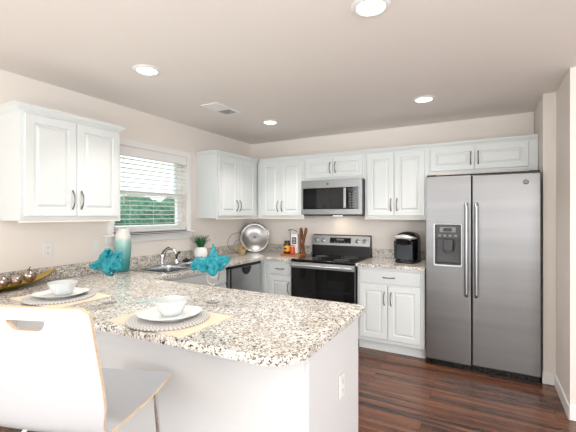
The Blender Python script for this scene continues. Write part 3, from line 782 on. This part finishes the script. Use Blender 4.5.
def seat_mesh():
    b = MB(); n = len(pp); nrm = []
    for i in range(n):
        a, c = pp[max(i-1, 0)], pp[min(i+1, n-1)]
        d = Vector((c[0]-a[0], c[1]-a[1])).normalized(); nrm.append(Vector((-d.y, d.x)))    # towards the sitter
    s = [0]
    for i in range(1, n): s.append(s[-1]+math.dist(pp[i], pp[i-1]))
    KS = [0, .20, .28, .38, .49, .60, .70, .85, 1.0]
    KR = [.283, .273, .271, .265, .236, .207, .212, .236, .250]
    KL = [.268, .266, .265, .262, .255, .248, .246, .246, .246]
    def lerp(K, x):
        for a in range(len(KS)-1):
            if x <= KS[a+1]:
                t_ = max(0, (x-KS[a])/(KS[a+1]-KS[a])); t_ = t_*t_*(3-2*t_)*.5+t_*.5; return K[a]+(K[a+1]-K[a])*t_
        return K[-1]
    def half(si):
        cut = 0
        for e, r_ in ((si, .03), (s[-1]-si, .012)):
            if e < r_: cut = max(cut, r_-math.sqrt(max(0, r_*r_-(r_-e)**2)))
        return lerp(KL, si)-cut, lerp(KR, si)-cut
    # refine the ends
    NU = 16; F = []; Bk = []
    for i in range(n):
        wl, wr = half(s[i]); rowF = []; rowB = []
        for k in range(NU+1):
            u = -1+2*k/NU; x = (wr*u if u > 0 else wl*u); dish = .006*(1-u*u)
            c = Vector(pp[i]); f = c+nrm[i]*(th/2-dish); bb = c-nrm[i]*(th/2+dish)
            rowF.append(b.bm.verts.new((x, f.x, f.y))); rowB.append(b.bm.verts.new((x, bb.x, bb.y)))
        F.append(rowF); Bk.append(rowB)
    for i in range(n-1):
        for k in range(NU):
            b.bm.faces.new((F[i][k], F[i][k+1], F[i+1][k+1], F[i+1][k])); b.bm.faces.new((Bk[i][k], Bk[i+1][k], Bk[i+1][k+1], Bk[i][k+1]))
        for k in (0, NU):
            f = b.bm.faces.new((F[i][k], F[i+1][k], Bk[i+1][k], Bk[i][k])); f.material_index = 1
    for i in (0, n-1):
        for k in range(NU):
            f = b.bm.faces.new((F[i][k], F[i][k+1], Bk[i][k+1], Bk[i][k])); f.material_index = 1
    return b
shell = seat_mesh().build('seat_shell', [M['laminate'], M['ply']], bs)
# hand slot: straight top edge, rounded lower corners
cut = MB().prism([(-.026, 1.078)] + arc(.014, 1.080, .040, PI+.35, 1.5*PI, 6) + arc(.078, 1.080, .040, 1.5*PI, 2*PI-.35, 6) + [(.118, 1.078)], -.4, .1, (), 0,
                 Matrix(((1, 0, 0, 0), (0, 0, 1, 0), (0, 1, 0, 0), (0, 0, 0, 1)))).build('cutter', [M['ply'], M['ply']])
cut.parent = bs
bpy.context.view_layer.update()
md = shell.modifiers.new('slot', 'BOOLEAN'); md.object = cut; md.operation = 'DIFFERENCE'; md.solver = 'EXACT'
bpy.context.view_layer.update()
me = bpy.data.meshes.new_from_object(shell.evaluated_get(bpy.context.evaluated_depsgraph_get()))
shell.modifiers.clear(); shell.data = me
bpy.data.objects.remove(cut)
for f in me.polygons:
    c = f.center
    if -.028 < c.x < .120 and 1.030 < c.z < 1.0785 and abs(f.normal.y) < .45: f.material_index = 1; f.use_smooth = False
b = MB()
for sx in (-1, 1): b.tube([(sx*.17, .05, .572), (sx*.17, .12, .573), (sx*.17, .26, .592), (sx*.17, .34, .606)], .009, 10)
b.tube([(-.17, .12, .573), (.17, .12, .573)], .009, 10).tube([(-.17, .29, .597), (.17, .29, .597)], .009, 10)
b.build('under_frame', M['chrome'], bs)
for sx in (-1, 1):
    MB().tube([(sx*.17, .33, .604), (sx*.194, .362, .606), (sx*.202, .368, .58), (sx*.238, .388, .02), (sx*.238, .388, .004)], .0095, 12).build('leg', M['chrome'], bs)
    MB().tube([(sx*.17, .05, .572), (sx*.176, .03, .556), (sx*.22, -.05, .02), (sx*.22, -.05, .004)], .0095, 12).build('leg', M['chrome'], bs)
def legp(sx, front, z):
    t_ = (.58-z)/.56
    return (sx*(.202+.036*t_), .368+.02*t_, z) if front else (sx*(.176+.044*t_), .03-.08*t_, z)
fz = .24
b = MB(); q = [legp(-1, 0, fz), legp(-1, 1, fz), legp(1, 1, fz), legp(1, 0, fz)]
for a, c in zip(q, q[1:]+q[:1]): b.tube([a, c], .008, 10)
b.build('footrest', M['chrome'], bs)

# ------------------------------------------------------------------ place settings
def setting(cx, cy, name, beside):
    z = CT+.0006
    m_ = MB().prism(rrect(-.245, -.175, .245, .175, .006, 2), 0, .003, (), 0).build('placemat', M['mat'], None, loc=(cx, cy, z))
    tag(m_, 'tan rectangular woven placemat under the %s' % name, 'placemat', 'tan placemats on the breakfast bar')
    cyc = cy-.012
    ch = MB().lathe([(0, 0), (.187, 0), (.194, .003), (.192, .007), (.13, .008), (0, .0075)], 56).build('woven_charger', M['charger'], None, loc=(cx+.0, cyc, z+.0032))
    tag(ch, 'round silver-grey woven charger mat of the %s' % name, 'charger', 'round woven chargers')
    def sup(r, ex=3.2, n=56): return [(r/((abs(math.cos(a))**ex+abs(math.sin(a))**ex)**(1/ex))*math.cos(a), r/((abs(math.cos(a))**ex+abs(math.sin(a))**ex)**(1/ex))*math.sin(a)) for a in [2*PI*i/n for i in range(n)]]
    L = []
    def lift(x, y, r): return .010*((abs(x)*abs(y))/(r*r+1e-9))
    for r_, zz, lf in ((.02, .000, 0), (.085, .000, 0), (.097, .002, 0), (.135, .018, .9), (.140, .0205, .9), (.136, .0210, .9), (.097, .0085, 0), (.08, .0065, 0), (.02, .0062, 0)):
        L.append([(x, y, zz+lf*lift(x, y, r_)) for x, y in sup(r_, 2.6)])
    pl_ = MB().rings(L).build('square_plate', M['porcelain'], None, ang=60, loc=(cx, cyc+.01, z+.0115)); pl_.rotation_euler = (0, 0, R(12))
    tag(pl_, 'white rounded square plate with raised corners in the %s' % name, 'plate', 'white plates on the chargers')
    bw = MB().lathe([(0, 0), (.044, 0), (.048, .003), (.062, .030), (.077, .064), (.081, .075), (.0785, .0755), (.074, .064), (.059, .031), (.044, .008), (0, .006)], 44).build('bowl', M['bowl'], None, ang=60, loc=(cx-.005, cyc+.02, z+.0185))
    tag(bw, 'frosted white ribbed bowl on the plate of the %s' % name, 'bowl', 'frosted bowls on the plates')
setting(1.635, -3.035, 'right place setting nearest the counter corner', '')
setting(.700, -3.035, 'left place setting by the gold dish', '')
# pale aqua spoon across the right plate
ss = thing('spoon', 'pale aqua glass spoon lying over the edge of the right plate', 'spoon', (1.365, -2.985, CT+.050), R(20))
MB().tube([(-.03, 0, -.012), (.03, 0, -.002), (.09, 0, .0)], [.007, .006, .0045], 8).build('handle', M['aqua'], ss)
MB().lathe([(0, -.004), (.012, -.002), (.016, .003), (.0145, .003), (.010, 0), (0, -.001)], 20, (.105, 0, .0), (1.35, 1)).build('spoon_bowl', M['aqua'], ss)

def wine_glass(loc, label):
    t = thing('wine_glass', label, 'glass', loc, 0, 'clear wine glasses on the breakfast bar')
    MB().lathe([(0, .004), (0.034, .0035), (.036, .002), (.036, 0), (0, 0)][::-1], 32).build('foot', M['glass'], t)
    MB().lathe([(0, .0041), (.010, .006), (.0045, .016), (.0038, .05), (.0042, .085), (.008, .094), (0, .0955)], 20).build('stem', M['glass'], t)
    MB().lathe([(0, .0956), (.012, .0985), (.030, .118), (.038, .145), (.037, .175), (.032, .208), (.0308, .208), (.0357, .175), (.0367, .145), (.0288, .119), (.011, .100), (0, .0975)], 36).build('glass_bowl', M['glass'], t)
    return t
def napkin(loc, label, lobes, seed):
    """cloth bunched in the glass with puffed lobes; a lobe is (points, radii, squash)"""
    rr_ = random.Random(seed); b = MB(); n = 36
    L = []
    for r_, z in ((.004, .150), (.015, .154), (.024, .168), (.029, .188), (.028, .205), (.032, .218), (.030, .232), (.012, .240)):
        L.append([(r_*(1+.10*math.sin(5*a+z*40))*math.cos(a), r_*(1+.10*math.sin(5*a+z*40))*math.sin(a), z) for a in [2*PI*i/n for i in range(n)]])
    b.rings(L)
    rt_, up_ = Vector((math.cos(.504), math.sin(.504), 0)), Vector((0, 0, 1)); fw_ = Vector((-math.sin(.504), math.cos(.504), 0))
    for pts, rad in lobes:
        P = [rt_*p[0]+up_*p[1]+fw_*p[2] for p in pts]; ph = rr_.uniform(0, 6); ph2 = rr_.uniform(0, 6)
        # smooth the centre line
        Q = []; Rr = []
        for i in range(len(P)-1):
            p0, p1, p2, p3 = P[max(i-1, 0)], P[i], P[i+1], P[min(i+2, len(P)-1)]
            for k in range(8):
                t_ = k/8
                Q.append(.5*(2*p1+(p2-p0)*t_+(2*p0-5*p1+4*p2-p3)*t_*t_+(3*p1-p0-3*p2+p3)*t_**3)); Rr.append(rad[i]+(rad[i+1]-rad[i])*(t_*t_*(3-2*t_)))
        Q.append(P[-1]); Rr.append(rad[-1]); m_ = len(Q); LL = []
        for i in range(m_):
            t_ = (Q[min(i+1, m_-1)]-Q[max(i-1, 0)]).normalized()
            a_ = t_.cross(fw_)
            a_ = a_.normalized() if a_.length > .1 else up_.copy()
            c_ = t_.cross(a_).normalized(); u = i/(m_-1)
            row = []
            for k in range(n):
                th_ = 2*PI*k/n
                f = 1+.17*math.sin(3*th_+ph+2.2*u)+.12*math.sin(5*th_+ph2-3*u)+.05*math.sin(11*th_+ph+5*u)
                f -= .32*math.exp(-((math.sin((th_-ph)/2))/.16)**2)
                q_ = Q[i]+a_*(Rr[i]*f*math.cos(th_))+c_*(Rr[i]*f*.9*math.sin(th_))
                f += .45*(.5-abs(mnoise.noise(q_*42+Vector((seed, ph, 0)))*2.2)) - .08
                row.append(Q[i]+a_*(Rr[i]*f*math.cos(th_))+c_*(Rr[i]*f*.9*math.sin(th_)))
            LL.append(row)
        b.rings(LL)
    o = b.build('cloth_napkin', M['teal'], None, ang=75, loc=loc)
    return tag(o, label, 'napkin', 'turquoise napkins in the wine glasses')
zg = CT+.0006
gl = (1.076, -2.969, zg); gr = (1.589, -2.673, zg)
wine_glass(gl, 'clear wine glass with turquoise napkin, between the two place settings')
wine_glass(gr, 'clear wine glass with turquoise napkin, behind the right place setting')
napkin(gl, 'folded turquoise cloth napkin bunched in the left wine glass', [
    ([(.0, .212, 0), (-.05, .224, -.01), (-.088, .214, -.01), (-.114, .206, -.005)], [.022, .027, .022, .010]),
    ([(-.005, .215, -.01), (-.018, .255, -.012), (-.012, .290, 0), (-.006, .306, .01)], [.032, .040, .030, .012]),
    ([(.0, .215, .01), (.026, .250, .01), (.034, .280, .015), (.030, .296, .015)], [.028, .034, .024, .010]),
    ([(.0, .215, -.01), (.034, .226, -.022), (.062, .214, -.022), (.078, .198, -.015)], [.030, .038, .030, .010]),
    ([(.0, .22, -.02), (.006, .222, -.045), (.010, .192, -.058), (.008, .170, -.058)], [.028, .036, .026, .009])], 3)
napkin(gr, 'folded turquoise cloth napkin bunched in the right wine glass', [
    ([(.01, .205, 0), (-.035, .214, -.01), (-.080, .222, -.01), (-.112, .206, -.01), (-.128, .200, -.005)], [.024, .042, .037, .022, .006]),
    ([(.0, .205, 0), (.03, .225, .0), (.062, .242, .005), (.090, .246, .01), (.100, .244, .01)], [.026, .037, .034, .016, .005]),
    ([(.0, .235, 0), (.004, .272, .0), (.006, .305, 0), (.0, .340, 0)], [.030, .022, .013, .004]),
    ([(.0, .21, -.01), (.008, .212, -.040), (.010, .186, -.056), (.008, .160, -.056)], [.024, .032, .026, .008])], 5)

# ------------------------------------------------------------------ gold leaf dish with ornaments
dz = CT+.0008
ds = thing('leaf_dish', 'long gold leaf-shaped dish at the left end of the counter', 'dish', (.150, -3.075, dz), R(97))
def dish(u, v, inset=0):
    """u along the length -1..1, v across -1..1"""
    w = .10*(1-abs(u)**2.3)**.8*(1-.25*max(0, u))+.0015
    x = u*(.315 if u > 0 else .25); y = v*w
    z = .010+.035*v*v*(1-.6*abs(u))+.020*abs(u)**2.2+(.058*max(0, u)**2.4)
    return Vector((x, y, z+inset))
b = MB(); nu, nv = 30, 14
T = [[b.bm.verts.new(dish(-1+2*i/nu, -1+2*j/nv, .003)) for j in range(nv+1)] for i in range(nu+1)]
Bt = [[b.bm.verts.new(dish(-1+2*i/nu, -1+2*j/nv, -.003)) for j in range(nv+1)] for i in range(nu+1)]
for i in range(nu):
    for j in range(nv):
        f = b.bm.faces.new((T[i][j], T[i+1][j], T[i+1][j+1], T[i][j+1])); f.material_index = 1
        b.bm.faces.new((Bt[i][j], Bt[i][j+1], Bt[i+1][j+1], Bt[i+1][j]))
    for j in (0, nv): b.bm.faces.new((T[i][j], T[i+1][j], Bt[i+1][j], Bt[i][j]))
for i in (0, nu):
    for j in range(nv): b.bm.faces.new((T[i][j], T[i][j+1], Bt[i][j+1], Bt[i][j]))
b.build('dish_body', [M['golddish'], M['goldin']], ds, ang=80)
MB().lathe([(0, 0), (.035, 0), (.03, .008), (0, .009)], 20, (0, 0, -.0005), (1.8, .9)).build('foot', M['golddish'], ds)
def ornament(local, r, label, stem=False, shard=False):
    p = Matrix.Rotation(R(97), 4, 'Z') @ Vector(local)
    t = thing('ornament_ball', label, 'ornament', (ds.location.x+p.x, ds.location.y+p.y, dz+p.z), 0, 'mercury glass balls in the gold dish')
    prof_ = [(0, 0)]+[(r*math.sin(PI*i/16), r-r*math.cos(PI*i/16)) for i in range(1, 16)]+[(0, 2*r)]
    MB().lathe(prof_, 28).build('ball', M['mercury'], t)
    if stem:
        MB().tube([(0, 0, 2*r-.003), (.004, .002, 2*r+.014), (.012, .006, 2*r+.020)], [.005, .004, .003], 8).build('stem', M['spoonwood'], t)
        MB().lathe([(0, 2*r-.002), (.012, 2*r-.004), (.015, 2*r+.003), (0, 2*r+.003)], 12).build('cap', M['gold'], t)
ornament((.128, .002, .0275), .045, 'stemmed mercury glass ball in the gold dish, nearest its pointed tip', True)
ornament((.036, -.002, .0145), .040, 'mercury glass ball in the middle of the gold dish')
ornament((-.048, .002, .0155), .045, 'large bright mercury glass ball in the gold dish, at the left picture edge')

# ------------------------------------------------------------------ vase, plant, tray, rings
o = MB().lathe([(0, 0), (.046, 0), (.050, .004), (.058, .06), (.066, .15), (.070, .22), (.069, .28), (.060, .34), (.046, .375), (.034, .386), (.030, .384), (.042, .368), (.056, .335), (.064, .28), (.064, .2), (.05, .05), (.044, .012), (0, .010)], 44).build('tall_vase', M['vase'], None, ang=60, loc=(.135, -2.195, CT+.0008))
tag(o, 'tall ceramic vase, white top fading to teal, in the corner by the window', 'vase')

pt = thing('potted_plant', 'small spiky green grass plant in a white round pot by the sink', 'plant', (.165, -1.225, CT+.0008)); pt.scale = (1.3, 1.3, 1.3)
MB().lathe([(0, 0), (.034, 0), (.040, .004), (.055, .035), (.060, .062), (.054, .09), (.042, .106), (.042, .112), (.037, .112), (.036, .106), (.046, .088), (.05, .06), (.03, .01), (0, .008)], 32).build('pot', M['porcelain'], pt, ang=60)
MB().lathe([(0, .098), (.037, .097), (.0, .092)], 20).build('soil', M['soil'], pt)
rp = random.Random(4)
for m_, nbl in ((M['leaf'], 80), (M['leaf2'], 60)):
    b = MB()
    for i in range(nbl):
        a = rp.uniform(0, 2*PI); r0_ = rp.uniform(0, .026); ln = rp.uniform(.085, .14); out_ = rp.uniform(.010, .085)
        base_ = Vector((r0_*math.cos(a), r0_*math.sin(a), .096)); d = Vector((math.cos(a), math.sin(a), 0)); sd = Vector((-math.sin(a), math.cos(a), 0)); w = .0034
        V = []
        for k in range(5):
            u = k/4; c = base_+d*(out_*u**1.5)+Vector((0, 0, ln*u*(1-.14*u))); ww = w*(1-u)**.6+.0003
            V.append((b.bm.verts.new(c-sd*ww), b.bm.verts.new(c+sd*ww), b.bm.verts.new(c-d*.0012-Vector((0, 0, 0)))))
        for A, B in zip(V, V[1:]):
            for k in range(3): b.bm.faces.new((A[k], A[(k+1) % 3], B[(k+1) % 3], B[k]))
        b.bm.faces.new(V[0]); b.bm.faces.new(V[-1])
    b.build('grass_blades', m_, pt, ang=80)

tr = thing('round_tray', 'large round hammered steel tray standing upright in the counter corner', 'tray', (.215, -.215, CT+.001), R(39))
# local: face looks to -y; leaning back
lean = R(11); rt = .200
mxt = Matrix.Translation((0, 0, 0)) @ Matrix.Rotation(-lean, 4, 'X') @ Matrix.Translation((0, 0, rt)) @ Matrix.Rotation(R(90), 4, 'X')
MB().lathe([(0, .006), (.012, .006), (.06, .004), (.115, .008), (.168, .030), (.178, .033), (.192, .034), (rt, .032), (rt-.001, .028), (.178, .026), (.168, .023), (.115, 0), (0, 0)], 64, mx=mxt).build('dish', M['traysteel'], tr, ang=60)
MB().tube([Vector((rt*math.cos(a*PI/32), rt*math.sin(a*PI/32), .031)) for a in range(64)], .004, 8, True).xform(mxt).build('rim', M['chrome'], tr)
MB().lathe([(0, .006), (.013, .0065), (.012, .010), (.0, .0115)], 20, mx=mxt).build('center_rivet', M['darkgrey'], tr)
def ring_pts(c, r, rot, n=40):
    m = Matrix.Translation(c) @ rot
    return [m @ Vector((r*math.cos(2*PI*i/n), 0, r*math.sin(2*PI*i/n))) for i in range(n)]
rn = thing('ring_ornament', 'gold wire ring ornament of nested hoops leaning left of the round tray', 'ornament', (.175, -.515, CT+.001), R(30))
b = MB().tube(ring_pts((-.02, .04, .139), .135, Matrix.Rotation(R(8), 4, 'Z') @ Matrix.Rotation(R(-8), 4, 'X')), .0025, 8, True); b.build('large_hoop', M['nickel'], rn, label='thin large wire hoop')
MB().tube(ring_pts((.0, .0, .094), .090, Matrix.Rotation(R(-25), 4, 'Z')), .003, 8, True).build('middle_hoop', M['gold'], rn)
MB().tube(ring_pts((.03, -.03, .057), .050, Matrix.Rotation(R(20), 4, 'Z')), .0065, 10, True).build('small_hoop', M['gold'], rn)
MB().tube(ring_pts((.03, -.03, .057), .026, Matrix.Rotation(R(20), 4, 'Z')), .004, 8, True).tube([(.03-.047, -.03-.017, .057), (.03+.047, -.03+.017, .057)], .0025, 6).build('inner_hoop', M['gold'], rn)

# ------------------------------------------------------------------ cutting board group
cb = MB().prism(rrect(-.135, -.13, .135, .13, .025, 4), 0, .020, (), .003).build('cutting_board', M['board'], None, loc=(.868, -.31, CT+.001)); cb.rotation_euler = (0, 0, R(5))
tag(cb, 'brown wooden cutting board on the counter left of the range', 'cutting board')
zb = CT+.001+.020+.0008
j = thing('honey_jar', 'dark amber jar with yellow label on the cutting board', 'jar', (.790, -.340, zb))
MB().lathe([(0, 0), (.038, 0), (.043, .005), (.043, .115), (.036, .130), (.032, .135), (0, .135)], 28).build('jar_body', M['honey'], j)
MB().lathe([(.0434, .032), (.0438, .032), (.0438, .100), (.0434, .100)], 28).build('label_band', M['yellow'], j, label='yellow paper label')
MB().box(-.020, -.0452, .052, .020, -.0434, .076).build('label_print', M['brownink'], j)
MB().lathe([(0, .1355), (.035, .1355), (.035, .160), (.032, .163), (0, .163)], 28).build('lid', M['black'], j)
j = thing('jam_jar', 'small orange-red preserve jar in the middle of the cutting board', 'jar', (.885, -.375, zb))
MB().lathe([(0, 0), (.026, 0), (.030, .004), (.030, .078), (.025, .088), (0, .089)], 24).build('jar_body', M['jam'], j)
MB().lathe([(0, .0895), (.026, .0895), (.026, .115), (0, .116)], 24).build('lid', M['jamlid'], j)
cn = thing('label_canister', 'white square canister with black printed label behind the jars on the cutting board', 'canister', (.865, -.255, zb))
MB().box(-.046, -.036, 0, .046, .036, .225, .006).build('canister_body', M['porcelain'], cn)
MB().box(-.049, -.039, .2255, .049, .039, .243, .005).build('lid', M['porcelain'], cn)
lb = MB().box(-.030, -.0372, .120, .030, -.0362, .205).build('label_panel', M['blackink'], cn, label='black printed label')
for i, w in enumerate((.018, .011, .021, .013)): MB().box(-w, -.0380, .136+i*.016, w, -.0374, .142+i*.016).build('label_print', M['porcelain'], lb)
ut = thing('slat_stand', 'dark wooden stand with twisted slats at the right end of the cutting board', 'stand', (.966, -.262, zb), R(10))
MB().lathe([(0, 0), (.038, 0), (.038, .012), (.033, .016), (0, .016)], 24).build('base', M['spoonwood'], ut)
for a0, a1, x_, th_ in ((-.024, .052, -.012, .014), (.024, -.014, .012, .014), (-.004, .034, .022, .012), (-.016, -.018, -.022, .012)):
    MB().tube([(a0, x_, .014), (a0*.5+a1*.5, x_*1.2, .16), (a1, x_, .28), (a1*1.15, x_*.8, .325)], [th_*.6, th_, th_*1.3, th_*.7], 10).build('slat', M['spoonwood'], ut)
hk = thing('wire_rack', 'thin steel T-shaped hook rack standing behind the honey jar', 'rack', (.785, -.245, zb))
MB().tube([(0, 0, .004), (0, 0, .295)], .0035, 8).tube([(-.03, 0, .285), (-.01, 0, .298), (.03, 0, .298), (.10, .0, .275)], .005, 8).build('rod', M['nickel'], hk)
MB().lathe([(0, 0), (.026, 0), (.026, .004), (0, .005)], 20).build('base', M['nickel'], hk)

# ------------------------------------------------------------------ coffee maker
km = thing('coffee_maker', 'black single-cup coffee maker with silver lid handle left of the refrigerator', 'coffee maker', (2.252, -.27, CT+.001), R(-8))
def rl(x0, y0, x1, y1, r_, z): return [(x, y, z) for x, y in rrect(x0, y0, x1, y1, r_, 8)]
MB().rings([rl(-.105, -.155, .105, .13, .08, 0), rl(-.112, -.162, .112, .135, .085, .006), rl(-.112, -.162, .112, .135, .085, .022), rl(-.102, -.150, .102, .128, .08, .028)]).build('base', M['black'], km)
MB().rings([rl(-.106, -.110, .106, .13, .05, .0285), rl(-.108, -.115, .108, .13, .055, .12), rl(-.110, -.120, .110, .13, .055, .20), rl(-.110, -.125, .110, .13, .06, .232)]).build('body', M['blackgloss'], km)
MB().rings([rl(-.082, -.124, .082, -.1165, .003, .04), rl(-.084, -.1345, .084, -.1205, .003, .195)]).build('front_panel', M['slate'], km)
MB().rings([rl(-.112, -.150, .112, .13, .08, .2325), rl(-.114, -.155, .114, .13, .085, .255), rl(-.104, -.145, .104, .12, .085, .288), rl(-.078, -.115, .078, .095, .07, .312), rl(-.045, -.07, .045, .06, .04, .325), rl(-.02, -.03, .02, .03, .015, .328)]).build('lid', M['blackgloss'], km)
b = MB().tube([(-.106, -.085, .262), (-.094, -.135, .268), (-.06, -.160, .274), (0, -.168, .280), (.06, -.160, .274), (.094, -.135, .268), (.106, -.085, .262)], [.010, .015, .020, .024, .020, .015, .010], 14)
b.build('lid_handle', M['brightsilver'], km, label='silver lid handle')
MB().rings([rl(-.032, -.160, .032, -.1365, .004, .190), rl(-.048, -.170, .048, -.1365, .006, .2315)]).build('pod_holder', M['black'], km)
MB().rings([rl(-.142, -.06, -.1125, .10, .012, .03), rl(-.142, -.06, -.1125, .10, .012, .225)]).build('water_tank', M['darkgrey'], km)
MB().lathe([(0, 0), (.050, 0), (.052, .004), (.0, .005)], 24, (0, -.10, .0285)).build('drip_tray', M['grey'], km)
